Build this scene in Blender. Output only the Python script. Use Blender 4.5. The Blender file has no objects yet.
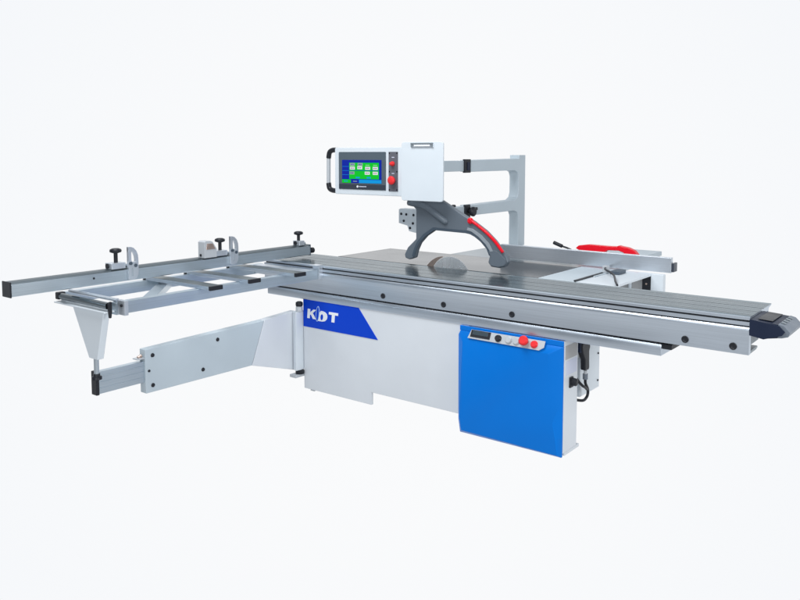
import bpy, math, random
from mathutils import Vector, Matrix
random.seed(4)
scene = bpy.context.scene
C = scene.collection
T = 0.915                      # height of the table surface, metres

# ---------------------------------------------------------------- materials
MATS = {}
def principled(name, color, rough=0.5, metal=0.0, spec=0.5, coat=0.0, emit=None, trans=0.0):
    m = bpy.data.materials.new(name); m.use_nodes = True
    b = m.node_tree.nodes['Principled BSDF']
    b.inputs['Base Color'].default_value = (*color, 1)
    b.inputs['Roughness'].default_value = rough
    b.inputs['Metallic'].default_value = metal
    b.inputs['Specular IOR Level'].default_value = spec
    b.inputs['Coat Weight'].default_value = coat
    b.inputs['Transmission Weight'].default_value = trans
    if emit:
        b.inputs['Emission Color'].default_value = (*color, 1)
        b.inputs['Emission Strength'].default_value = emit
    MATS[name] = m
    return m, b
def noise(m, scale, detail=4, stretch=(1, 1, 1)):
    nt = m.node_tree; N = nt.nodes; L = nt.links
    tc = N.new('ShaderNodeTexCoord'); mp = N.new('ShaderNodeMapping'); tx = N.new('ShaderNodeTexNoise')
    mp.inputs['Scale'].default_value = stretch
    tx.inputs['Scale'].default_value = scale; tx.inputs['Detail'].default_value = detail
    L.new(tc.outputs['Object'], mp.inputs['Vector']); L.new(mp.outputs['Vector'], tx.inputs['Vector'])
    return tx.outputs['Fac']
def ramp_to(m, fac, sock, lo, hi, p0=0.35, p1=0.65):
    nt = m.node_tree
    r = nt.nodes.new('ShaderNodeValToRGB')
    r.color_ramp.elements[0].position = p0; r.color_ramp.elements[1].position = p1
    if not hasattr(lo, '__len__'): lo = (lo,)*3; hi = (hi,)*3
    r.color_ramp.elements[0].color = (*lo, 1); r.color_ramp.elements[1].color = (*hi, 1)
    nt.links.new(fac, r.inputs['Fac']); nt.links.new(r.outputs['Color'], sock)
def bump(m, b, fac, strength, dist=0.001):
    nt = m.node_tree; bp = nt.nodes.new('ShaderNodeBump')
    bp.inputs['Strength'].default_value = strength; bp.inputs['Distance'].default_value = dist
    nt.links.new(fac, bp.inputs['Height']); nt.links.new(bp.outputs['Normal'], b.inputs['Normal'])
def paint(name, color, rough=0.4, peel=0.15, vary=0.04, coat=0.0):
    m, b = principled(name, color, rough, coat=coat, spec=0.18 if max(color) > 3*min(color) else 0.28 if max(color) < .06 else 0.5)
    c = Vector(color)
    ramp_to(m, noise(m, 3.0, 5), b.inputs['Base Color'], tuple(c*(1-vary)), tuple(c*(1+vary*0.4)), 0.3, 0.7)
    ramp_to(m, noise(m, 9.0, 4), b.inputs['Roughness'], rough*0.88, rough*1.15)
    bump(m, b, noise(m, 420.0, 2), peel, 0.0004)
    return m
def brushed(name, color, rough, axis, vary=0.12, metal=0.85, grain=0.25):
    m, b = principled(name, color, rough, metal)
    st = {'x': (0.6, 60, 60), 'y': (60, 0.6, 60), 'z': (60, 60, 0.6)}[axis]
    c = Vector(color)
    ramp_to(m, noise(m, 4.0, 6, st), b.inputs['Base Color'], tuple(c*(1-vary)), tuple(c*(1+vary)), 0.3, 0.7)
    ramp_to(m, noise(m, 2.2, 5), b.inputs['Roughness'], rough*0.8, rough*1.25, 0.3, 0.7)
    bump(m, b, noise(m, 7.0, 3, st), grain, 0.0006)
    return m
paint('white_paint', (0.70, 0.74, 0.785), 0.42)
paint('panel_paint', (0.69, 0.75, 0.80), 0.38)
paint('cool_paint', (0.52, 0.60, 0.655), 0.42)
paint('guard_paint', (0.13, 0.158, 0.19), 0.40)
paint('guard_trim', (0.06, 0.085, 0.115), 0.45)
paint('cover_blue', (0.0, 0.175, 0.66), 0.36, 0.10, 0.03)
paint('band_blue', (0.0, 0.052, 0.58), 0.42, 0.05, 0.02)
paint('black_plastic', (0.018, 0.020, 0.026), 0.38, 0.2)
paint('navy_plastic', (0.014, 0.022, 0.048), 0.42, 0.2)
paint('ribbed_plastic', (0.16, 0.19, 0.23), 0.40, 0.2)
paint('red_plastic', (0.80, 0.006, 0.02), 0.30, 0.1, 0.05, 0.3)
paint('button_red', (0.80, 0.035, 0.04), 0.35, 0.05)
paint('lettering_white', (0.85, 0.88, 0.92), 0.4, 0.05, 0.02)
paint('letter_light_blue', (0.35, 0.52, 0.85), 0.4, 0.05, 0.02)
paint('web_grey', (0.20, 0.235, 0.26), 0.4, 0.1)
paint('strip_grey', (0.30, 0.335, 0.37), 0.3, 0.1)
paint('bezel_grey', (0.085, 0.115, 0.14), 0.33, 0.05, 0.03)
paint('bezel_dark', (0.035, 0.045, 0.065), 0.33, 0.05, 0.03)
paint('plate_grey', (0.12, 0.125, 0.15), 0.4, 0.1)
paint('sticker', (0.62, 0.66, 0.80), 0.5, 0.05)
paint('primer_grey', (0.42, 0.42, 0.42), 0.5, 0.1)
paint('dark_glass', (0.05, 0.07, 0.085), 0.15, 0.0)
brushed('cool_metal', (0.42, 0.47, 0.50), 0.35, 'y', 0.05, 0.6, 0.1)
paint('silver_plastic', (0.50, 0.53, 0.56), 0.3, 0.1)
brushed('aluminium_x', (0.60, 0.665, 0.74), 0.33, 'x', 0.07, 0.92, 0.10)
brushed('aluminium_y', (0.54, 0.62, 0.68), 0.33, 'y', 0.06, 0.85, 0.08)
brushed('aluminium_z', (0.50, 0.56, 0.61), 0.40, 'z')
brushed('deck_reflection_metal', (0.15, 0.212, 0.245), 0.19, 'x', 0.40, 0.9, 0.04)  # dark, blue-green base stands in for surroundings mirrored in the deck
brushed('groove_shade_metal', (0.07, 0.085, 0.10), 0.30, 'x', 0.2, 0.9, 0.03)  # darker copy of the deck metal, shade painted into the grooves
brushed('bar_top_reflection_metal', (0.17, 0.205, 0.22), 0.35, 'x', 0.08, 0.9, 0.03)  # bar tops darker than the sides, their reflection put into the colour
brushed('fence_top_metal', (0.14, 0.17, 0.19), 0.42, 'y')
brushed('cast_table', (0.095, 0.104, 0.112), 0.17, 'x', 0.22, 0.9, 0.05)
brushed('bright_metal', (0.68, 0.73, 0.79), 0.32, 'x', 0.05, 0.8, 0.06)
brushed('chrome', (0.16, 0.19, 0.21), 0.10, 'x', 0.05, 1.0, 0.05)
brushed('blade_steel', (0.86, 0.87, 0.88), 0.28, 'z', 0.08, 0.55, 0.1)
bt = MATS['blade_steel'].node_tree; bb = bt.nodes['Principled BSDF']; tg = bt.nodes.new('ShaderNodeTangent'); tg.direction_type = 'RADIAL'; tg.axis = 'Y'
bb.inputs['Metallic'].default_value = 0.78; bb.inputs['Anisotropic'].default_value = 0.8; bt.links.new(tg.outputs['Tangent'], bb.inputs['Tangent'])
brushed('copper_steel', (0.62, 0.47, 0.40), 0.30, 'z', 0.15, 0.9)
for n, c, e in (('screen_blue', (0.0, 0.02, 0.42), .75), ('screen_green', (0.0, 0.55, 0.02), .9), ('screen_cyan', (0.0, 0.30, 0.72), .9),
                ('screen_white', (0.75, 0.78, 0.78), .9), ('screen_grey', (0.30, 0.42, 0.38), .8), ('screen_red', (0.55, 0.06, 0.06), .8)):
    m, b = principled(n, c, 0.2, emit=e); b.inputs['Base Color'].default_value = (*[v*0.1 for v in c], 1)

# ---------------------------------------------------------------- mesh builder
class MB:
    def __init__(s): s.v = []; s.f = []; s.mi = []; s.sm = []; s.mats = []
    def _m(s, mat):
        if mat not in s.mats: s.mats.append(mat)
        return s.mats.index(mat)
    def add(s, verts, faces, mat, smooth=False):
        n = len(s.v); k = s._m(mat); s.v += [tuple(v) for v in verts]
        for f in faces: s.f.append([n+i for i in f]); s.mi.append(k); s.sm.append(smooth)
        return s
    def box(s, x0, x1, y0, y1, z0, z1, mat):
        V = [(x, y, z) for z in (z0, z1) for y in (y0, y1) for x in (x0, x1)]
        return s.add(V, [(0, 2, 3, 1), (4, 5, 7, 6), (0, 1, 5, 4), (2, 6, 7, 3), (0, 4, 6, 2), (1, 3, 7, 5)], mat)
    def prism(s, pts, axis, a, b, mat, pts2=None):
        """polygon pts extruded along an axis: x -> (y,z), y -> (x,z), z -> (x,y)"""
        def P(p, t): return {'x': (t, p[0], p[1]), 'y': (p[0], t, p[1]), 'z': (p[0], p[1], t)}[axis]
        q = pts2 or pts; n = len(pts)
        V = [P(p, a) for p in pts]+[P(p, b) for p in q]
        F = [tuple(range(n)), tuple(range(2*n-1, n-1, -1))]+[(i, i+n, (i+1) % n+n, (i+1) % n) for i in range(n)]
        return s.add(V, F, mat)
    def cyl(s, p0, p1, r, mat, n=24, r2=None):
        p0 = Vector(p0); p1 = Vector(p1); d = (p1-p0).normalized()
        u = d.orthogonal().normalized(); w = d.cross(u); r2 = r if r2 is None else r2
        V = []
        for c, rr in ((p0, r), (p1, r2)):
            for i in range(n):
                a = 2*math.pi*i/n; V.append(c+u*rr*math.cos(a)+w*rr*math.sin(a))
        s.add(V, [(i, (i+1) % n, (i+1) % n+n, i+n) for i in range(n)], mat, True)
        return s.add(V, [tuple(range(n))[::-1], tuple(range(n, 2*n))], mat)
    def lathe(s, c, d, prof, mat, n=28):
        c = Vector(c); d = Vector(d).normalized(); u = d.orthogonal().normalized(); w = d.cross(u); V = []; F = []
        for r, h in prof:
            for i in range(n):
                a = 2*math.pi*i/n; V.append(c+d*h+u*r*math.cos(a)+w*r*math.sin(a))
        for k in range(len(prof)-1):
            F += [(k*n+i, k*n+(i+1) % n, (k+1)*n+(i+1) % n, (k+1)*n+i) for i in range(n)]
        s.add(V, F, mat, True)
        return s.add([V[i] for i in range(n)]+V[-n:], [tuple(range(n))[::-1], tuple(range(n, 2*n))], mat)
    def tube(s, pts, r, mat, n=14):
        pts = [Vector(p) for p in pts]; V = []; F = []; up = None
        for i, p in enumerate(pts):
            d = (pts[min(i+1, len(pts)-1)]-pts[max(i-1, 0)]).normalized()
            if up is None: up = d.orthogonal().normalized()
            up = (up-d*up.dot(d)).normalized(); w = d.cross(up)
            for k in range(n):
                a = 2*math.pi*k/n; V.append(p+up*r*math.cos(a)+w*r*math.sin(a))
        for i in range(len(pts)-1):
            F += [(i*n+k, i*n+(k+1) % n, (i+1)*n+(k+1) % n, (i+1)*n+k) for k in range(n)]
        F += [tuple(range(n))[::-1], tuple(range((len(pts)-1)*n, len(pts)*n))]
        return s.add(V, F, mat, True)
    def build(s, name, parent=None, bevel=0.0, seg=2, smooth_angle=None):
        v = [Vector(p) for p in s.v]
        lo = Vector([min(p[i] for p in v) for i in range(3)]); hi = Vector([max(p[i] for p in v) for i in range(3)])
        c = (lo+hi)/2
        me = bpy.data.meshes.new(name); me.from_pydata([tuple(p-c) for p in v], [], s.f)
        for m in s.mats: me.materials.append(MATS[m])
        for p, k, sm in zip(me.polygons, s.mi, s.sm): p.material_index = k; p.use_smooth = sm
        import bmesh
        bm = bmesh.new(); bm.from_mesh(me); bmesh.ops.recalc_face_normals(bm, faces=bm.faces); bm.to_mesh(me); bm.free()
        o = bpy.data.objects.new(name, me); C.objects.link(o)
        if parent: o.parent = parent; o['_p'] = 1
        o['_c'] = tuple(c)
        pc = Vector(parent['_c']) if parent else Vector((0, 0, 0))
        o.location = c-pc
        if bevel:
            b = o.modifiers.new('bevel', 'BEVEL'); b.width = bevel; b.segments = seg; b.limit_method = 'ANGLE'; b.angle_limit = math.radians(35)
            b.harden_normals = True
            for p in me.polygons: p.use_smooth = True
            try: me.set_sharp_from_angle(angle=math.radians(35))
            except Exception: pass
        return o
def smooth_path(pts, n=8):
    """Catmull-Rom through the points"""
    P = [Vector(p) for p in pts]; P = [P[0]*2-P[1]]+P+[P[-1]*2-P[-2]]; out = []
    for i in range(1, len(P)-2):
        a, b, c, d = P[i-1:i+3]
        for k in range(n):
            t = k/n; out.append(0.5*((2*b)+(c-a)*t+(2*a-5*b+4*c-d)*t*t+(3*b-a-3*c+d)*t**3))
    out.append(P[-2]); return out
def root(name, label, cat, loc):
    o = bpy.data.objects.new(name, None); C.objects.link(o); o.location = loc; o['_c'] = tuple(loc)
    o.empty_display_size = 0.2; o['label'] = label; o['category'] = cat; return o

saw = root('panel_saw', 'large white sliding table panel saw with blue control pedestal and raised touch screen', 'panel saw', (-1.8, 0.5, 0.04))

# ---------------------------------------------------------------- base cabinet
b = MB()
b.box(-2.826, -1.50, .024, .40, .140, .71, 'white_paint')
b.prism([(-2.826, .059), (-2.229, .059), (-2.229, .1405), (-1.50, .1405), (-1.50, .71), (-2.826, .71)], 'y', .004, .0238, 'white_paint')
base = b.build('base_cabinet', saw, .003)
MB().box(-1.70, -0.95, .30, .56, .285, .86, 'panel_paint').build('rear_housing', base, .003)
for z in (.49, .33): MB().cyl((-.952, .535, z), (-.945, .535, z), .006, 'black_plastic').build('screw', base)
MB().prism([(-2.8255, .487), (-2.174, .487), (-2.351, .694), (-2.8255, .694)], 'y', .0015, .006, 'band_blue').build('logo_band', base)
# lettering  K D T  (white letters leaning slightly right)
def sh(p, x, z, w, h): return (x+p[0]*w+0.10*p[1]*h, z+p[1]*h)
b = MB()
K = [(0, 0), (.30, 0), (.30, .34), (.40, .44), (.68, 0), (1.04, 0), (.62, .60), (1.0, 1), (.66, 1), (.30, .62), (.30, 1), (0, 1)]
b.prism([sh(p, -2.788, .548, .078, .064) for p in K], 'y', -.0005, .002, 'lettering_white')
Tt = [(.34, 0), (.66, 0), (.66, .74), (1.0, .74), (1.0, 1), (0, 1), (0, .74), (.34, .74)]
b.prism([sh(p, -2.594, .548, .082, .066) for p in Tt], 'y', -.0005, .002, 'lettering_white')
out = [sh(p, -2.700, .541, .094, .070) for p in [(.0, 0), (.55, 0), (.80, .08), (.97, .30), (1.0, .52), (.93, .78), (.74, .95), (.5, 1.0), (.32, 1.0), (.32, .92), (.0, .6)]]
b.prism(out, 'y', -.0005, .002, 'lettering_white')
leaf = lambda cx, cz, w, h, n=18: [(cx+w*math.cos(2*math.pi*i/n)+.12*h*math.sin(2*math.pi*i/n), cz+h*math.sin(2*math.pi*i/n)) for i in range(n)]
b.prism(leaf(-2.690, .588, .0165, .053), 'y', -.0015, .001, 'letter_light_blue')
b.prism(leaf(-2.690, .588, .0105, .046), 'y', -.0025, .001, 'band_blue')
b.prism(leaf(-2.652, .570, .0115, .020), 'y', -.0015, .001, 'band_blue')
b.build('logo_lettering', base)
MB().box(-2.77, -2.735, .006, .022, .050, .0585, 'silver_plastic').build('levelling_foot', base, .002)

# ---------------------------------------------------------------- control pedestal
b = MB()
b.box(-1.53, -.903, .0, .165, .062, .668, 'white_paint')
b.box(-1.50, -.903, .02, .20, .044, .0615, 'white_paint')
ped = b.build('control_pedestal', saw, .003)
outer = [(-1.558, .118), (-1.546, .044), (-.903, .044), (-.903, .668), (-1.540, .668), (-1.560, .636)]
inner = [(-1.534, .120), (-1.530, .060), (-.922, .056), (-.985, .30), (-.985, .606), (-1.505, .606)]
b = MB()
def ring(P, y): return [(p[0], y, p[1]) for p in P]
# denser outline: lower right edge of the raised face is curved
outer = [(-1.558, .118), (-1.546, .044), (-.903, .044), (-.903, .15), (-.903, .25), (-.903, .36), (-.903, .50), (-.903, .640), (-1.548, .640), (-1.560, .616)]
inner = [(-1.534, .140), (-1.520, .066), (-.915, .060), (-.928, .15), (-.948, .23), (-.968, .33), (-.975, .46), (-.975, .598), (-1.512, .598), (-1.516, .58)]
V = ring(outer, -.001)+ring(outer, -.012)+ring(inner, -.040); n = len(outer)
F = [tuple(range(n))]
for k in (0, 1): F += [(k*n+i, k*n+(i+1) % n, (k+1)*n+(i+1) % n, (k+1)*n+i) for i in range(n)]
F += [tuple(range(2*n, 3*n))]
b.add(V, F, 'cover_blue'); b.box(-1.552, -.9035, -.011, -.001, .6402, .669, 'cover_blue')
b.build('front_cover', ped, .004, 3)
# sloping button strip on the top chamfer of the cover
def slope(x, t):   # t = 0 lower edge, 1 upper edge of the strip
    return Vector((x, -.041+.026*t, .607+.048*t))
nrm = Vector((0, -.048, .026)).normalized()
b = MB()
P = [slope(-1.478, .05), slope(-1.030, .0), slope(-1.004, .35), slope(-1.004, 1.0), slope(-1.466, 1.0)]
b.add([p+nrm*.001 for p in P]+[p+nrm*.006 for p in P], [(0, 1, 2, 3, 4), (9, 8, 7, 6, 5)]+[(i, (i+1) % 5, (i+1) % 5+5, i+5) for i in range(5)], 'silver_plastic')
b.build('button_panel', ped, .001)
def slab(x0, x1, t0, t1, h, mat, name, h0=.006):
    P = [slope(x0, t0), slope(x1, t0), slope(x1, t1), slope(x0, t1)]
    return MB().add([p+nrm*h0 for p in P]+[p+nrm*h for p in P], [(0, 1, 2, 3), (7, 6, 5, 4)]+[(i, (i+1) % 4, (i+1) % 4+4, i+4) for i in range(4)], mat).build(name, ped, .0008)
slab(-1.462, -1.336, .22, .96, .010, 'black_plastic', 'display_frame')
slab(-1.450, -1.350, .45, .90, .012, 'dark_glass', 'display', .0101)
def knob(name, x, r, h, mat, t=.5, prof=None):
    return MB().lathe(slope(x, t)+nrm*.006, nrm, prof or [(r*1.15, 0), (r*1.15, h*.25), (r, h*.3), (r*.95, h*.9), (r*.8, h)], mat).build(name, ped)
knob('selector_knob', -1.283, .017, .016, 'black_plastic')
knob('push_button', -1.218, .018, .010, 'silver_plastic')
knob('push_button', -1.170, .018, .010, 'silver_plastic')
knob('emergency_stop', -1.119, .022, .034, 'button_red', .62, [(.018, 0), (.018, .014), (.026, .018), (.027, .028), (.020, .034)])
knob('stop_button', -1.062, .018, .014, 'button_red')
MB().box(-.9028, -.9022, .012, .155, .40+.165, .640, 'primer_grey').build('nameplate', ped)
MB().box(-.9028, -.9020, .022, .150, .478, .556, 'sticker').build('warning_sticker', ped)
b = MB(); b.box(-.9025, -.894, .060, .098, .405, .462, 'black_plastic'); b.lathe((-.894, .088, .434), (1, 0, 0), [(.022, 0), (.020, .022), (.012, .026)], 'black_plastic')
b.build("rotary_switch", ped, .002)

# ---------------------------------------------------------------- tables
b = MB()
b.box(-2.900, -1.292, .430, 1.035, .868, .913, 'cast_table')
b.box(-2.86, -1.33, .46, 1.00, .80, .868, 'primer_grey')
b.build('saw_table', saw, .003)
b = MB()
b.box(-2.330, -1.294, 1.037, 1.84, .870, .913, 'cool_metal')
b.box(-1.290, -1.057, .430, 1.84, .885, .913, 'cool_paint')
b.box(-1.049, -.815, .430, 1.03, .898, .913, 'panel_paint')
b.box(-1.057, -1.049, .430, 1.03, .885, .905, 'black_plastic')
b.box(-1.70, -1.158, 1.842, 2.15, .880, .913, 'cool_paint')
ext = b.build('extension_table', saw, .002)
MB().box(-.8145, -.738, .985, 1.03, .62, .913, 'panel_paint').build('table_leg', ext, .003)
MB().box(-.955, -.938, .985, 1.02, .62, .8975, 'panel_paint').build('table_leg', ext, .003)
b = MB(); b.box(-.868, -.815, .985, 1.03, .70, .8975, 'black_plastic'); b.cyl((-.840, .985, .850), (-.840, .979, .850), .006, 'copper_steel'); b.build('limit_switch', ext, .003)
MB().box(-1.04, -.96, .995, 1.028, .72, .8975, 'primer_grey').build('table_brace', ext, .003)
MB().box(-.937, -.869, .995, 1.028, .72, .8975, 'primer_grey').build('table_brace', ext, .003)

# ---------------------------------------------------------------- guide rail under the sliding table
b = MB()
b.prism([(.0, .672), (-.003, .675), (-.004, .690), (-.004, .710), (-.002, .719), (.001, .7235), (.003, .728), (.30, .728), (.30, .672)], 'x', -3.17, -.396, 'aluminium_x')
rail = b.build('guide_rail', saw, .002)
b = MB(); b.box(-.3955, -.350, .012, .16, .705, .730, 'black_plastic'); b.build('rail_stop', rail, .002)
b = MB(); x = -2.7
while x < -.42:
    b.box(x, x+.016, .003, .012, .7285, .7385, 'black_plastic'); x += .063
b.box(-3.16, -.40, .0125, .28, .7285, .7385, 'black_plastic')
b.build('rail_wiper', rail)

# ---------------------------------------------------------------- sliding table
deck = [(.006, .9145)]
y = .02
for y, wd in ((.020, .004), (.034, .003), (.052, .006), (.080, .003), (.096, .003), (.112, .003), (.128, .003), (.144, .008), (.172, .003), (.188, .003), (.204, .003), (.222, .003), (.240, .010), (.268, .003), (.284, .003), (.300, .003), (.316, .003), (.340, .006), (.362, .003)):
    deck += [(y, .9150), (y+.0006, .9132), (y+wd, .9132), (y+wd+.0006, .9150)]
deck += [(.385, .9150), (.398, .9165), (.400, .913), (.388, .908), (.360, .905), (.345, .90), (.345, .86), (.335, .86), (.335, .89)]
front = [(.030, .895), (.030, .739), (.0, .739), (.0, .780), (-.0015, .802), (-.0035, .822), (-.0064, .838), (-.0088, .8455), (-.0092, .851), (-.0086, .8565), (-.0055, .862), (-.0025, .866), (.0015, .8675), (.0015, .8715),
         (-.004, .8735), (-.004, .891), (.014, .892), (.014, .8975), (.000, .899), (.000, .911)]
b = MB()
pts = deck+front
# deck upper skin (dark studio reflection put into its colour) and front extrusion share one profile
b.prism(pts, 'x', -3.20, 0.0, 'aluminium_x')
sl = b.build('sliding_table', saw)
for p in sl.data.polygons:
    pass
sl.data.materials.append(MATS['deck_reflection_metal']); sl.data.materials.append(MATS['bright_metal']); sl.data.materials.append(MATS['black_plastic']); sl.data.materials.append(MATS['groove_shade_metal'])
cz = sl['_c'][2]; cyy = sl['_c'][1]
for p in sl.data.polygons:
    if len(p.vertices) > 4: continue
    z = p.center.z+cz; yy = p.center.y+cyy
    if z > .9125 and yy > .006: p.material_index = 1 if z > .9145 or yy > .37 else 4
    if .78 < z < .867 and yy < -.0005: p.use_smooth = True
    if (.8915 < z < .8995 and yy < .02) or (.8675 < z < .873 and yy > -.0035 and yy < .002): p.material_index = 3  # recessed slot and groove faces of the extrusion painted black as shade
sl.data.set_sharp_from_angle(angle=math.radians(30))
b = MB(); b.box(-3.19, -.004, .050, .185, .777, .893, 'web_grey'); b.build('inner_web', sl, .002)
b = MB(); b.prism([(.0305, .738), (.150, .738), (.150, .742), (.165, .742), (.165, .752), (.0305, .752)], 'x', -3.19, -.002, 'web_grey'); b.build('lower_flange', sl, .002)
for x in (-2.129, -1.674, -1.219, -.284, -.068):
    MB().lathe((x, .0, .771), (0, -1, 0), [(.017, 0), (.017, .003), (.013, .0045), (.012, .002), (.002, .002)], 'black_plastic').build('slot_plug', sl)
# end handle (bumper) at the right end
b = MB()
b.prism([(.002, .906), (.118, .896), (.118, .836), (.065, .826), (.002, .836)], 'y', -.008, .235, 'navy_plastic')
b.prism([(.002, .908), (.124, .892), (.148, .868), (.136, .850), (.062, .824), (.002, .834)], 'y', -.016, -.0085, 'navy_plastic')
b.prism([(.0285, .9062), (.090, .9020), (.090, .9045), (.0285, .9085)], 'y', .02, .215, 'black_plastic')
b.prism([(.1185, .899), (.142, .893), (.168, .866), (.160, .846), (.135, .838), (.1185, .836)], 'y', -.008, .235, 'ribbed_plastic')
for yy in (.03, .075, .12, .165):
    b.prism([(.121, .8993), (.141, .8943), (.141, .8965), (.121, .9015)], 'y', yy, yy+.022, 'web_grey')
b.build('end_handle', sl, .003, 3)

# ---------------------------------------------------------------- outrigger frame
FX = -2.65
fr = MB().box(FX-.045, FX, -1.50, -.035, .829, .893, 'aluminium_y').build('outrigger_frame', saw, .003)
MB().box(-3.19, -3.145, -1.50, -.06, .829, .893, 'aluminium_y').build('side_rail', fr, .003)
MB().box(-3.144, FX-.046, -.14, -.065, .835, .8925, 'bright_metal').build('crossbar', fr, .003)
b = MB(); b.box(FX-.05, FX+.012, -.034, -.002, .828, .918, 'bright_metal'); b.box(FX-.05, FX+.012, -.060, -.003, .9185, .922, 'bright_metal'); b.build('mounting_plate', fr, .002)
for y0, y1, x1, mt in ((-.985, -.900, -2.55, 'aluminium_x'), (-.690, -.605, -2.565, 'aluminium_x'), (-.350, -.265, -2.53, 'aluminium_x')):
    s_ = MB().box(-3.16, x1-.018, y0, y1, .8935, T, mt).build('support_bar', fr, .002)
    s_.data.materials.append(MATS['bar_top_reflection_metal']); s_.data.polygons[1].material_index = 1
    MB().box(x1-.0178, x1, y0-.001, y1+.001, .892, T+.001, 'black_plastic').build('bar_end_cap', fr, .002)
    MB().box(-3.19, -3.1605, y0-.001, y1+.001, .8935, T+.001, 'black_plastic').build('bar_end_cap', fr, .002)
b = MB()   # diagonal brace
b.prism([(FX-.046, -1.33), (FX-.046, -1.24), (-3.144, -.80), (-3.144, -.89)], 'z', .840, .884, 'aluminium_y'); b.build('diagonal_brace', fr, .003)
MB().cyl((-3.115, -1.535, .880), (-2.664, -1.535, .880), .018, 'chrome').build('end_roller', fr)
MB().cyl((-3.12, -1.485, .903), (-2.66, -1.485, .903), .010, 'bright_metal').build('roller_guard_bar', fr)
b = MB(); b.box(-3.150, -3.116, -1.555, -1.51, .862, .902, 'black_plastic'); b.build('roller_bearing', fr, .006)
b = MB(); b.prism([(-1.545, .892), (-1.535, .902), (-1.522, .902), (-1.522, .850), (-1.526, .818), (-1.538, .818), (-1.541, .850)], 'x', -2.6635, -2.650, 'black_plastic'); b.build('roller_bearing', fr, .004)
b = MB(); b.box(-2.640, -2.575, -1.50, -1.478, .835, .910, 'bright_metal'); b.cyl((-2.60, -1.50, .885), (-2.60, -1.506, .885), .008, 'black_plastic'); 
b.box(-3.150, -2.66, -1.562, -1.502, .844, .852, 'panel_paint'); b.build('end_bracket', fr, .002)
# V shaped support hanging from the frame end
b = MB()
b.prism([(-2.985, .8435), (-2.690, .8435), (-2.762, .588), (-2.840, .588)], 'y', -1.548, -1.510, 'panel_paint')
vs = b.build('support_leg', saw, .004)
b = MB(); b.cyl((-2.812, -1.524, .587), (-2.812, -1.524, .500), .013, 'aluminium_z'); b.lathe((-2.812, -1.524, .474), (0, 0, 1), [(.026, 0), (.026, .014), (.017, .018), (.017, .030)], 'black_plastic')
b.build('adjusting_spindle', vs)

# ---------------------------------------------------------------- swing arm
b = MB()
b.prism([(-1.188, .300), (-.41, .294), (-.30, .5695), (-1.188, .552)], 'x', -2.935, -2.880, 'cool_paint')
arm = b.build('swing_arm', saw, .004)
b = MB()
X = -2.879
V = [(X, -.298, .5705), (X, -.408, .293), (-2.884, -.012, .176), (-2.880, -.012, .586)]
V2 = [(v[0]-.055, v[1], v[2]) for v in V]
b.add(V+V2, [(0, 1, 2, 3), (7, 6, 5, 4)]+[(i, i+4, (i+1) % 4+4, (i+1) % 4) for i in range(4)], 'white_paint')
b.build('gusset_plate', arm, .003)
b = MB(); b.prism([(-2.880, -.045), (-2.838, -.060), (-2.828, -.03), (-2.833, .03), (-2.885, .03)], 'z', .186, .590, 'panel_paint'); b.build('hinge_column', arm, .006, 3)
b = MB(); b.lathe((-2.842, -.02, .5905), (0, 0, 1), [(.024, 0), (.024, .030), (.020, .034)], 'silver_plastic'); b.lathe((-2.842, -.02, .625), (0, 0, 1), [(.022, 0), (.025, .008), (.024, .026), (.014, .032)], 'black_plastic'); b.build('hinge_cap', arm)
b = MB(); b.box(-2.885, -2.827, -.075, .02, .142, .162, 'silver_plastic'); b.lathe((-2.842, -.02, .1625), (0, 0, 1), [(.030, 0), (.030, .022)], 'black_plastic'); b.build('hinge_bearing', arm, .002)
for y_, z in ((-1.141, .512), (-1.143, .340), (-1.166, .427), (-.681, .515), (-.794, .353)):
    r = .011 if y_ != -1.166 else .007
    MB().lathe((-2.880, y_, z), (1, 0, 0), [(r*1.1, 0), (r, .004), (r*.6, .005)], 'black_plastic').build('bolt', arm)
b = MB()
b.box(-2.930, -2.892, -1.466, -1.10, .364, .485, 'aluminium_y')
for z in (.392, .425, .458): b.box(-2.8925, -2.889, -1.466, -1.19, z, z+.004, 'aluminium_y')
b.build('telescopic_beam', arm, .002)
MB().box(-2.936, -2.886, -1.485, -1.4665, .360, .489, 'black_plastic').build('beam_end_cap', arm, .003)
b = MB(); b.box(-2.932, -2.885, -1.235, -1.189, .500, .506, 'silver_plastic'); b.cyl((-2.91, -1.215, .506), (-2.91, -1.195, .515), .010, 'copper_steel'); b.build('beam_guide', arm, .001)

# ---------------------------------------------------------------- crosscut fence
FX0, FX1 = -3.068, -2.987
b = MB()
b.prism([(FX0, .935), (FX1-.004, .935), (FX1, .939), (FX1, .998), (FX1-.012, 1.0065), (FX1-.030, 1.007), (FX1-.032, 1.0055), (FX1-.040, 1.0055), (FX1-.042, 1.007), (FX0, 1.007)], 'y', -1.862, .235, 'aluminium_y')
fence = b.build('crosscut_fence', saw, .0012)
fence.data.materials.append(MATS['fence_top_metal'])
for p in fence.data.polygons:
    if p.normal.z > .3: p.material_index = 1
b = MB(); b.box(FX0-.003, FX1+.003, -1.870, -1.8622, .931, 1.011, 'black_plastic'); b.build('fence_end_cap', fence, .003)
b = MB(); b.box(FX0, FX1+.001, .2352, .243, .931, 1.009, 'guard_trim'); b.lathe((-3.0, .243, .965), (0, 1, 0), [(.010, 0), (.010, .012), (.020, .014), (.020, .034)], 'black_plastic'); b.build('fence_end_plate', fence, .002)
MB().cyl((FX1, -1.42, .975), (FX1+.002, -1.42, .975), .006, 'black_plastic').build('fence_screw', fence)
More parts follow.
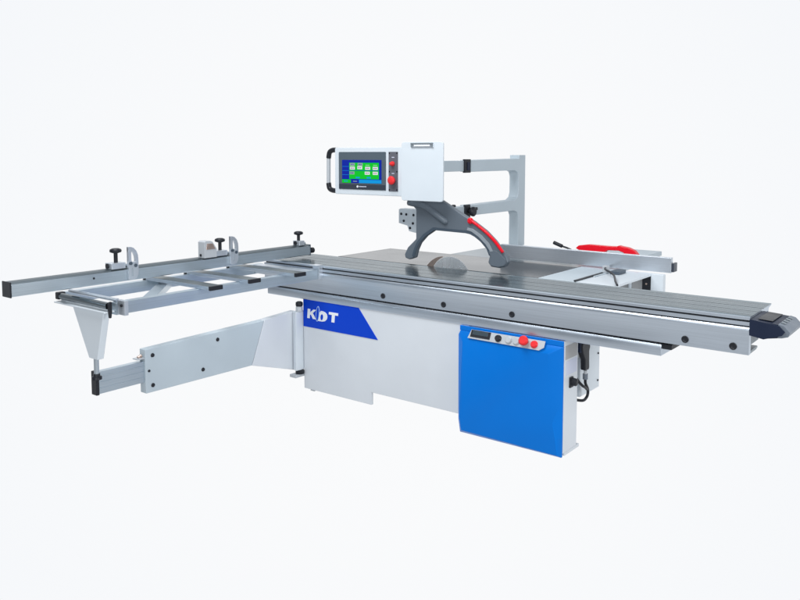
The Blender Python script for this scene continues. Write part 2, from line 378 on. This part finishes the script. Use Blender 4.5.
def flip_stop(y, top, bot):
    b = MB(); W = .064; h = top-bot
    # D shaped flap with a triangular hole: flat side towards -Y
    def Q(u, w): return (y+u*W, bot+w*h)
    o = [Q(0, 1), Q(.28, .995), Q(.55, .96), Q(.8, .87), Q(.96, .74), Q(1, .60), Q(1, .30), Q(.96, .14), Q(.80, .03), Q(.5, 0), Q(.15, .0), Q(0, .03), Q(0, .30), Q(0, .55)]
    i = [Q(.30, .86), Q(.34, .865), Q(.42, .85), Q(.55, .79), Q(.66, .70), Q(.70, .62), Q(.70, .56), Q(.68, .54), Q(.62, .53), Q(.5, .53), Q(.40, .54), Q(.34, .56), Q(.30, .60), Q(.30, .72)]
    n = len(o); x0, x1 = FX1+.001, FX1+.017
    V = [(x1, *p) for p in o]+[(x1, *p) for p in i]+[(x0, *p) for p in o]+[(x0, *p) for p in i]
    F = []
    for k in range(n):
        j = (k+1) % n
        F += [(k, j, j+n, k+n), (2*n+k, 3*n+k, 3*n+j, 2*n+j), (k, k+2*n, j+2*n, j), (n+k, n+j, 3*n+j, 3*n+k)]
    b.add(V, F, 'bright_metal')
    b.cyl((x1, y+.045, bot+.42*h), (x1+.003, y+.045, bot+.42*h), .010, 'guard_trim')
    b.cyl((x1, y+.012, bot+.50*h), (x1+.008, y+.012, bot+.50*h), .009, 'guard_trim')
    b.box(x1, x1+.004, y+.020, y+.026, bot+.02, bot+.36*h, 'aluminium_z')
    return b.build('flip_stop', fence, .002)
def clamp_block(y0, y1, ky, ztop):
    b = MB(); b.box(FX0+.012, FX1-.004, y0, y1, 1.0075, 1.042, 'bright_metal'); b.cyl((-3.03, y0-.006, 1.026), (-3.03, y0, 1.026), .014, 'black_plastic')
    b.cyl((-3.01, y1, 1.02), (-3.01, y1+.02, 1.02), .010, 'aluminium_z')
    b.build('clamp_block', fence, .003)
    b = MB(); b.cyl((-3.025, ky, 1.0425), (-3.025, ky, ztop-.028), .011, 'black_plastic')
    b.lathe((-3.025, ky, ztop-.028), (0, 0, 1), [(.014, 0), (.031, .006), (.033, .014), (.030, .022), (.018, .027)], 'black_plastic'); b.build('clamp_knob', fence)
flip_stop(-1.218, 1.128, .942)
clamp_block(-1.310, -1.222, -1.262, 1.122)
flip_stop(-.492, 1.128, .948)
clamp_block(-.592, -.50, -.532, 1.118)
clamp_block(.135, .185, .160, 1.108)
b = MB()
b.prism([(-.690, 1.0078), (-.595, 1.0078), (-.595, 1.060), (-.625, 1.104), (-.640, 1.112), (-.680, 1.114), (-.690, 1.106)], 'x', FX0+.030, FX1+.010, 'silver_plastic')
b.prism([(-.677, 1.060), (-.606, 1.060), (-.627, 1.095), (-.670, 1.097)], 'x', FX1+.010, FX1+.0125, 'copper_steel')
b.cyl((-3.012, -.690, 1.025), (-3.012, -.694, 1.025), .008, 'black_plastic')
b.build('reading_lens', fence, .005, 3)

# ---------------------------------------------------------------- overhead arm
b = MB()
# bracket in the Y-Z plane with rounded inner corners
o = [(1.868, .914), (1.868, 1.640), (1.765, 1.640), (1.765, 1.612), (1.05, 1.604), (1.05, 1.519), (1.700, 1.520), (1.745, 1.505), (1.762, 1.470), (1.762, 1.345), (1.745, 1.308), (1.700, 1.286), (1.05, 1.277), (1.05, 1.203), (1.700, 1.203),
     (1.745, 1.188), (1.762, 1.160), (1.762, .914)]
b.prism(o, 'x', -2.262, -2.177, 'cool_paint')
oa = b.build('overhead_arm', saw, .004)
MB().box(-2.250, -2.182, .470, 1.049, 1.524, 1.600, 'cool_paint').build('telescopic_arm', oa, .003)
MB().box(-2.250, -2.182, .502, 1.049, 1.208, 1.272, 'cool_paint').build('telescopic_arm', oa, .003)
b = MB(); b.box(-2.190, -2.168, .975, 1.0495, 1.513, 1.610, 'black_plastic'); b.box(-2.1679, -2.163, 1.00, 1.035, 1.53, 1.59, 'navy_plastic'); b.build('arm_collar', oa, .004)
b = MB(); b.box(-2.190, -2.168, .985, 1.0495, 1.180, 1.284, 'black_plastic'); b.lathe((-2.168, 1.03, 1.235), (1, 0, 0), [(.012, 0), (.012, .02), (.034, .022), (.036, .040), (.026, .048)], 'black_plastic')
b.box(-2.168, -2.150, 1.05, 1.12, 1.240, 1.262, 'black_plastic'); b.build('arm_collar', oa, .004)
for y_ in (.78, .90):
    MB().lathe((-2.215, y_, 1.272), (0, 0, 1), [(.016, 0), (.016, .012), (.010, .016)], 'black_plastic').build('arm_bolt', oa)
b = MB(); b.prism([(-2.475, 1.262), (-2.30, 1.266), (-2.30, 1.10), (-2.385, 1.112), (-2.40, 1.150), (-2.475, 1.165)], 'y', .600, .612, 'panel_paint')
b.box(-2.475, -2.25, .6125, .68, 1.2585, 1.2655, 'panel_paint')
for x, z in ((-2.452, 1.230), (-2.408, 1.228), (-2.345, 1.226), (-2.43, 1.182), (-2.35, 1.168), (-2.375, 1.135)):
    b.cyl((x, .600, z), (x, .597, z), .009, 'black_plastic')
b.build('adapter_plate', oa, .001)

# ---------------------------------------------------------------- control monitor
b = MB(); y0 = .380
def rrect(x0, x1, z0, z1, r, n=5):
    P = []
    for cx, cz, a in ((x1-r, z1-r, 0), (x0+r, z1-r, 90), (x0+r, z0+r, 180), (x1-r, z0+r, 270)):
        for i in range(n+1):
            t = math.radians(a+90*i/n); P.append((cx+r*math.cos(t), cz+r*math.sin(t)))
    return P
b.prism(rrect(-2.876, -2.262, 1.366, 1.692, .012), 'y', y0, .465, 'panel_paint')
mon = b.build('control_monitor', saw, .004)
MB().prism(rrect(-2.837, -2.411, 1.402, 1.661, .006), 'y', y0-.004, y0-.0005, 'bezel_grey').build('screen_bezel', mon, .0015)
b = MB(); b.box(-2.832, -2.416, y0-.0062, y0-.0042, 1.406, 1.438, 'bezel_dark')
b.lathe((-2.66, y0-.0063, 1.423), (0, -1, 0), [(.008, 0), (.008, .001)], 'lettering_white')
for i in range(8): b.box(-2.646+i*.0085, -2.640+i*.0085, y0-.0074, y0-.0063, 1.420, 1.427, 'sticker')
b.build('bezel_strip', mon)
b = MB(); ys = y0-.0062
sx0, sx1, sz0, sz1 = -2.803, -2.447, 1.447, 1.606
def cell(u0, u1, v0, v1, mat, k):
    b.box(sx0+u0*(sx1-sx0), sx0+u1*(sx1-sx0), ys-.0006*k, ys+.0018-.0006*k, sz1-v1*(sz1-sz0), sz1-v0*(sz1-sz0), mat)
cell(0, 1, 0, 1, 'screen_blue', 0)
cell(.19, .94, .12, .82, 'screen_green', 1)
cell(0, .23, .85, 1, 'screen_green', 1); cell(.44, 1, .85, 1, 'screen_cyan', 1)
cell(.19, .94, .445, .47, 'screen_blue', 2)
for u in (.01,):
    for v in (.28, .46, .64): cell(u, .18, v, v+.012, 'screen_cyan', 1)
for u, v, m in ((.21, .13, 'screen_grey'), (.41, .13, 'screen_grey'), (.21, .29, 'screen_white'), (.40, .27, 'screen_white'), (.60, .29, 'screen_white'), (.79, .29, 'screen_white'),
                (.20, .50, 'screen_grey'), (.59, .50, 'screen_white'), (.79, .50, 'screen_white')):
    cell(u, u+.125, v, v+.13, m, 2)
    for k in range(3): cell(u+.02+.03*k, u+.038+.03*k, v+.045, v+.085, 'screen_red' if m == 'screen_white' and k == 1 else 'screen_blue', 3)
for u in (.36, .64): cell(u, u+.10, .73, .79, 'screen_cyan', 2)
for u in (.05, .29): cell(u, u+.10, .91, .94, 'screen_cyan' if u < .1 else 'screen_grey', 2)
for u in (.21, .41, .61, .80): cell(u, u+.10, .215, .228, 'screen_white', 2)
b.build('touch_screen', mon)
b = MB(); b.box(-2.387, -2.309, y0-.003, y0-.0005, 1.398, 1.661, 'plate_grey')
for z in (1.652, 1.530, 1.408):
    for x in (-2.380, -2.316): b.cyl((x, y0-.003, z), (x, y0-.005, z), .005, 'black_plastic')
for z in (1.622, 1.515):
    b.box(-2.360, -2.338, y0-.0035, y0-.003, z, z+.005, 'sticker')
b.build('button_plate', mon)
MB().lathe((-2.350, y0-.003, 1.582), (0, -1, 0), [(.016, 0), (.016, .010), (.012, .012), (.011, .026), (.006, .030)], 'button_red').build('selector_knob', mon)
MB().lathe((-2.344, y0-.003, 1.472), (0, -1, 0), [(.016, 0), (.016, .016), (.027, .018), (.029, .030), (.024, .036), (.010, .038)], 'button_red').build('emergency_stop', mon)
b = MB()
yh = y0+.03
b.tube(smooth_path([(-2.877, yh, 1.675), (-2.925, yh, 1.674), (-2.955, yh, 1.658), (-2.965, yh, 1.618)], 6), .018, 'black_plastic')
b.tube(smooth_path([(-2.877, yh, 1.386), (-2.925, yh, 1.388), (-2.957, yh, 1.402), (-2.967, yh, 1.440)], 6), .018, 'black_plastic')
b.cyl((-2.965, yh, 1.620), (-2.967, yh, 1.438), .0145, 'silver_plastic')
b.build('grab_handle', mon)
MB().prism(rrect(-2.258, -1.926, 1.343, 1.724, .018), 'y', .350, .364, 'panel_paint').build('clipboard', mon, .003)
b = MB(); b.box(-2.175, -1.998, .3435, .3498, 1.688, 1.716, 'bright_metal'); b.box(-2.150, -2.023, .341, .3434, 1.695, 1.708, 'lettering_white'); b.box(-2.175, -1.998, .338, .345, 1.7085, 1.718, 'web_grey'); b.box(-2.175, -2.160, .340, .3434, 1.690, 1.708, 'web_grey'); b.box(-2.013, -1.998, .340, .3434, 1.690, 1.708, 'web_grey'); b.build('paper_clip', mon, .002)
b = MB(); b.box(-2.255, -2.0, .3645, .470, 1.50, 1.62, 'panel_paint'); b.build('monitor_mount', mon, .004)

# ---------------------------------------------------------------- blade guard hood
hood = [(-2.296, 1.350), (-2.014, 1.350), (-1.839, 1.261), (-1.76, 1.222), (-1.671, 1.168), (-1.605, 1.112), (-1.551, 1.053), (-1.516, 1.014), (-1.508, .985), (-1.528, .955), (-1.571, .942), (-1.630, .946),
        (-1.652, .972), (-1.640, 1.015), (-1.659, 1.056), (-1.703, 1.098), (-1.747, 1.126), (-1.781, 1.140), (-1.815, 1.145), (-2.061, 1.150), (-2.133, 1.105), (-2.183, 1.055), (-2.207, 1.008), (-2.222, .955),
        (-2.270, .938), (-2.304, .948), (-2.310, .972), (-2.283, 1.020), (-2.214, 1.082), (-2.214, 1.279), (-2.262, 1.318)]
b = MB(); b.prism(hood, 'y', .450, .488, 'guard_paint')
bg = b.build('blade_guard', saw, .008, 3)
# raised rib running down from the mount
b = MB()
rib = smooth_path([(-2.27, .448, 1.325), (-2.15, .448, 1.305), (-2.06, .448, 1.262), (-1.975, .448, 1.212)], 8)
for i, p in enumerate(rib): pass
b.tube(rib, .022, 'guard_paint', 18); b.lathe((-1.975, .448, 1.212), (.85, 0, -.5), [(.022, 0), (.019, .010), (.011, .018), (.003, .021)], 'guard_paint', 18)
b.build('guard_rib', bg)
# dark trim following the inner arch and side inspection strip
arch = [(-2.222, .962), (-2.207, 1.008), (-2.183, 1.055), (-2.133, 1.105), (-2.061, 1.150), (-1.815, 1.145), (-1.781, 1.140), (-1.747, 1.126), (-1.703, 1.098), (-1.659, 1.056), (-1.640, 1.015)]
cen = Vector((-1.93, .90))
arch2 = [tuple(Vector(p)+(Vector(p)-cen).normalized()*.020) for p in arch]
b = MB(); b.prism(arch+arch2[::-1], 'y', .4440, .4492, 'guard_trim'); b.build('arch_trim', bg, .001)
st = [(-1.805, 1.165), (-1.770, 1.158), (-1.720, 1.130), (-1.665, 1.085), (-1.630, 1.040), (-1.612, 1.045), (-1.640, 1.093), (-1.695, 1.140), (-1.760, 1.176), (-1.80, 1.182)]
b = MB(); b.prism(st, 'y', .4415, .4492, 'strip_grey'); b.build('inspection_strip', bg, .0015)
b = MB(); b.prism([(-1.645, 1.045), (-1.600, 1.052), (-1.57, 1.040), (-1.520, 1.000), (-1.520, .975), (-1.535, .960), (-1.575, .950), (-1.628, .955), (-1.640, .975), (-1.628, 1.012)], 'y', .4430, .4492, 'guard_paint'); b.build('guard_foot', bg, .002)
path = smooth_path([(-1.776, .446, 1.228), (-1.727, .446, 1.200), (-1.664, .446, 1.160), (-1.600, .446, 1.108), (-1.541, .446, 1.043)], 6)
b = MB(); b.tube(path, .010, 'red_plastic', 10); b.build('red_edge_strip', bg)
MB().lathe((-1.780, .4495, 1.226), (0, -1, 0), [(.020, 0), (.020, .010), (.016, .015), (.007, .017)], 'red_plastic').build('release_button', bg)

# ---------------------------------------------------------------- saw blade and riving knife
b = MB(); n = 72; c = Vector((-1.912, .425, .836)); R = .150
pf = []
for i in range(n):
    a = 2*math.pi*i/n
    pf += [(c.x+R*math.cos(a), c.z+R*math.sin(a)), (c.x+(R+.006)*math.cos(a+.05), c.z+(R+.006)*math.sin(a+.05))]
b.prism(pf, 'y', .421, .4245, 'blade_steel'); blade = b.build('saw_blade', saw)
b = MB(); b.cyl((c.x, .4205, c.z), (c.x, .412, c.z), .045, 'chrome'); b.build('blade_flange', blade)
kn = [(c.x+r*math.cos(math.radians(a)), c.z+r*math.sin(math.radians(a))) for r, rng in ((.162, range(100, 171, 7)), (.215, range(170, 99, -7))) for a in rng]
kn = [(x, z) for x, z in kn]
kn = [(c.x+(r if r < .2 else .163+.055*(a-112)/60)*math.cos(math.radians(a)), c.z+(r if r < .2 else .163+.055*(a-112)/60)*math.sin(math.radians(a))) for r, rng in ((.158, list(range(112, 176, 6))), (.215, list(range(172, 111, -6)))) for a in rng]
MB().prism(kn, 'y', .4200, .4240, 'copper_steel').build('riving_knife', saw, .001)

# ---------------------------------------------------------------- rip fence
b = MB()
b.prism([(1.045, .924), (1.022, .924), (1.022, 1.016), (1.050, 1.018), (1.050, .98), (1.05, .975), (1.05, .924)], 'x', -1.90, -.704, 'bright_metal')
rf = b.build('rip_fence', saw, .002)
b = MB(); b.box(-.7038, -.688, 1.024, 1.085, .930, .985, 'bezel_dark'); b.build('fence_end_cap', rf, .003)
b = MB(); b.box(-1.075, -1.045, .86, .90, .9135, .955, 'silver_plastic'); b.box(-1.045, -1.033, .66, .90, .9135, .919, 'cool_paint'); b.box(-1.063, -1.048, .43, .82, .9135, .922, 'black_plastic')
b.build('fence_clamp', rf, .003)
b = MB(); b.box(-1.01, -.95, .82, .93, .9135, .934, 'guard_trim'); b.build('fence_sensor', rf, .003)
b = MB(); b.tube(smooth_path([(-1.10, 1.00, .930), (-1.02, .774, .950), (-.94, .68, .945), (-.895, .615, .938), (-.84, .50, .928), (-.80, .43, .919)], 8), .006, 'black_plastic'); b.build('sensor_cable', rf)
b = MB(); b.tube(smooth_path([(-1.655, 1.35, 1.017), (-1.62, 1.35, 1.005), (-1.59, 1.35, .995)], 5), .013, 'black_plastic')
b.tube(smooth_path([(-1.59, 1.35, .995), (-1.54, 1.34, .985), (-1.47, 1.25, .983), (-1.44, 1.12, .972), (-1.44, 1.09, .960)], 5), .0065, 'black_plastic'); b.build('lock_lever', rf)

# ---------------------------------------------------------------- red push stick resting on the table behind the fence
ps = [(-1.478, .992), (-1.455, 1.012), (-1.380, 1.024), (-1.234, 1.022), (-1.175, 1.024), (-1.165, 1.033), (-1.150, 1.028), (-1.10, 1.022), (-1.055, 1.004), (-1.028, .972), (-1.022, .916), (-1.046, .916), (-1.050, .955),
      (-1.070, .975), (-1.085, .955), (-1.100, .948), (-1.108, .962), (-1.130, .985), (-1.165, .996), (-1.240, .994), (-1.262, .982), (-1.275, .916), (-1.400, .916), (-1.420, .965)]
b = MB(); b.prism(ps, 'y', 1.325, 1.372, 'red_plastic')
p_ = b.build('push_handle', None, .010, 3)
p_['label'] = 'glossy red curved push handle lying behind the silver rip fence'; p_['category'] = 'push handle'

# ---------------------------------------------------------------- air gun hanging beside the pedestal
ag = root('air_gun', 'black blow gun with hose hanging beside the blue control pedestal', 'air gun', (-.93, .22, .35))
b = MB()
gx = -.905
b.prism([(.205, .622), (.290, .612), (.305, .585), (.292, .560), (.296, .470), (.290, .455), (.240, .460), (.236, .520), (.208, .560), (.196, .600)], 'x', gx-.018, gx+.012, 'black_plastic')
b.build('grip', ag, .007, 3)
MB().prism([(.182, .650), (.225, .650), (.222, .600), (.206, .565), (.186, .570)], 'x', gx-.012, gx+.006, 'navy_plastic').build('nozzle', ag, .003)
b = MB(); b.cyl((gx, .268, .454), (gx, .268, .435), .009, 'silver_plastic'); b.cyl((gx, .268, .435), (gx, .268, .405), .014, 'ribbed_plastic'); b.build('hose_coupling', ag)
b = MB(); b.tube(smooth_path([(gx, .268, .405), (gx, .272, .380), (gx, .300, .345), (gx, .306, .315), (gx, .285, .295), (gx, .235, .292), (gx-.03, .17, .31)], 8), .008, 'black_plastic')
b.tube(smooth_path([(gx-.03, .19, .44), (gx-.01, .21, .40), (gx, .235, .375), (gx+.002, .26, .362), (gx, .295, .340)], 8), .008, 'black_plastic'); b.build('hose', ag)
b = MB(); b.box(-.9495, gx-.0185, .215, .265, .53, .59, 'silver_plastic'); b.build('holder', ag, .003)

# ---------------------------------------------------------------- world, lights, camera
w = bpy.data.worlds.new('World'); scene.world = w; w.use_nodes = True
nt = w.node_tree; N = nt.nodes; L = nt.links; bgn = N['Background']
tc = N.new('ShaderNodeTexCoord'); dp = N.new('ShaderNodeVectorMath'); dp.operation = 'DOT_PRODUCT'
dp.inputs[1].default_value = (-.6035, .7727, -.197)
L.new(tc.outputs['Generated'], dp.inputs[0])
r = N.new('ShaderNodeValToRGB')
e = r.color_ramp.elements
e[0].position = .42; e[0].color = (.17, .19, .215, 1)
e[1].position = .80; e[1].color = (.900, .925, .957, 1)
x_ = r.color_ramp.elements.new(.90); x_.color = (.908, .930, .960, 1)
x_ = r.color_ramp.elements.new(1.0); x_.color = (.958, .964, .973, 1)
mr = N.new('ShaderNodeMapRange'); mr.inputs['From Min'].default_value = -1; mr.inputs['From Max'].default_value = 1
L.new(dp.outputs['Value'], mr.inputs['Value']); L.new(mr.outputs['Result'], r.inputs['Fac']); 
sx = N.new('ShaderNodeSeparateXYZ'); L.new(tc.outputs['Generated'], sx.inputs['Vector'])
dn = N.new('ShaderNodeMapRange'); dn.inputs['From Min'].default_value = -.03; dn.inputs['From Max'].default_value = -.30; dn.inputs['To Max'].default_value = .66
L.new(sx.outputs['Z'], dn.inputs['Value'])
mx = N.new('ShaderNodeMix'); mx.data_type = 'RGBA'; mx.blend_type = 'LIGHTEN'; mx.inputs['Factor'].default_value = 1.0
sc_ = N.new('ShaderNodeVectorMath'); sc_.operation = 'SCALE'; sc_.inputs[0].default_value = (.918, .936, .962); L.new(dn.outputs['Result'], sc_.inputs['Scale']); L.new(sc_.outputs['Vector'], mx.inputs['B'])
L.new(r.outputs['Color'], mx.inputs['A']); L.new(mx.outputs['Result'], bgn.inputs['Color'])
bgn.inputs['Strength'].default_value = 1.0
def area(name, loc, target, size, power, col=(1, 1, 1), sy=None):
    d = bpy.data.lights.new(name, 'AREA'); d.shape = 'RECTANGLE'; d.size = size; d.size_y = sy or size; d.energy = power; d.color = col
    o = bpy.data.objects.new(name, d); C.objects.link(o); o.location = loc
    o.rotation_euler = (Vector(target)-Vector(loc)).to_track_quat('-Z', 'Y').to_euler(); return o
area('softbox_overhead', (-2.2, -1.8, 4.6), (-1.7, .3, .8), 3.0, 165, (.97, .985, 1), 2.0)
area('softbox_front', (1.0, -5.5, 2.4), (-1.6, .2, .5), 2.4, 122, (.98, .99, 1), 1.6)

cam = bpy.data.cameras.new('camera'); co = bpy.data.objects.new('camera', cam); C.objects.link(co); scene.camera = co
right = Vector((.78811041, .6155339, 0)); up = Vector((-.05122718, .06558968, .99653087)); fwd = Vector((-.61339854, .78537635, -.08322397))
M = Matrix((right, up, -fwd)).transposed().to_4x4(); M.translation = (.8828, -3.68544, 1.64); co.matrix_world = M
cam.sensor_width = 36; cam.lens = 778.3155/800*36; cam.shift_y = -.1; cam.clip_end = 200; cam.clip_start = .05
area('softbox_right', (4.2, -.6, 2.2), (-1.8, .3, .8), 1.8, 140, (.98, .99, 1), 1.8)
scene.view_settings.view_transform = 'Standard'; scene.view_settings.look = 'None'
scene.view_settings.gamma = 1; scene.view_settings.exposure = 0
for o in bpy.data.objects:
    for k in ('_c', '_p'):
        if k in o: del o[k]
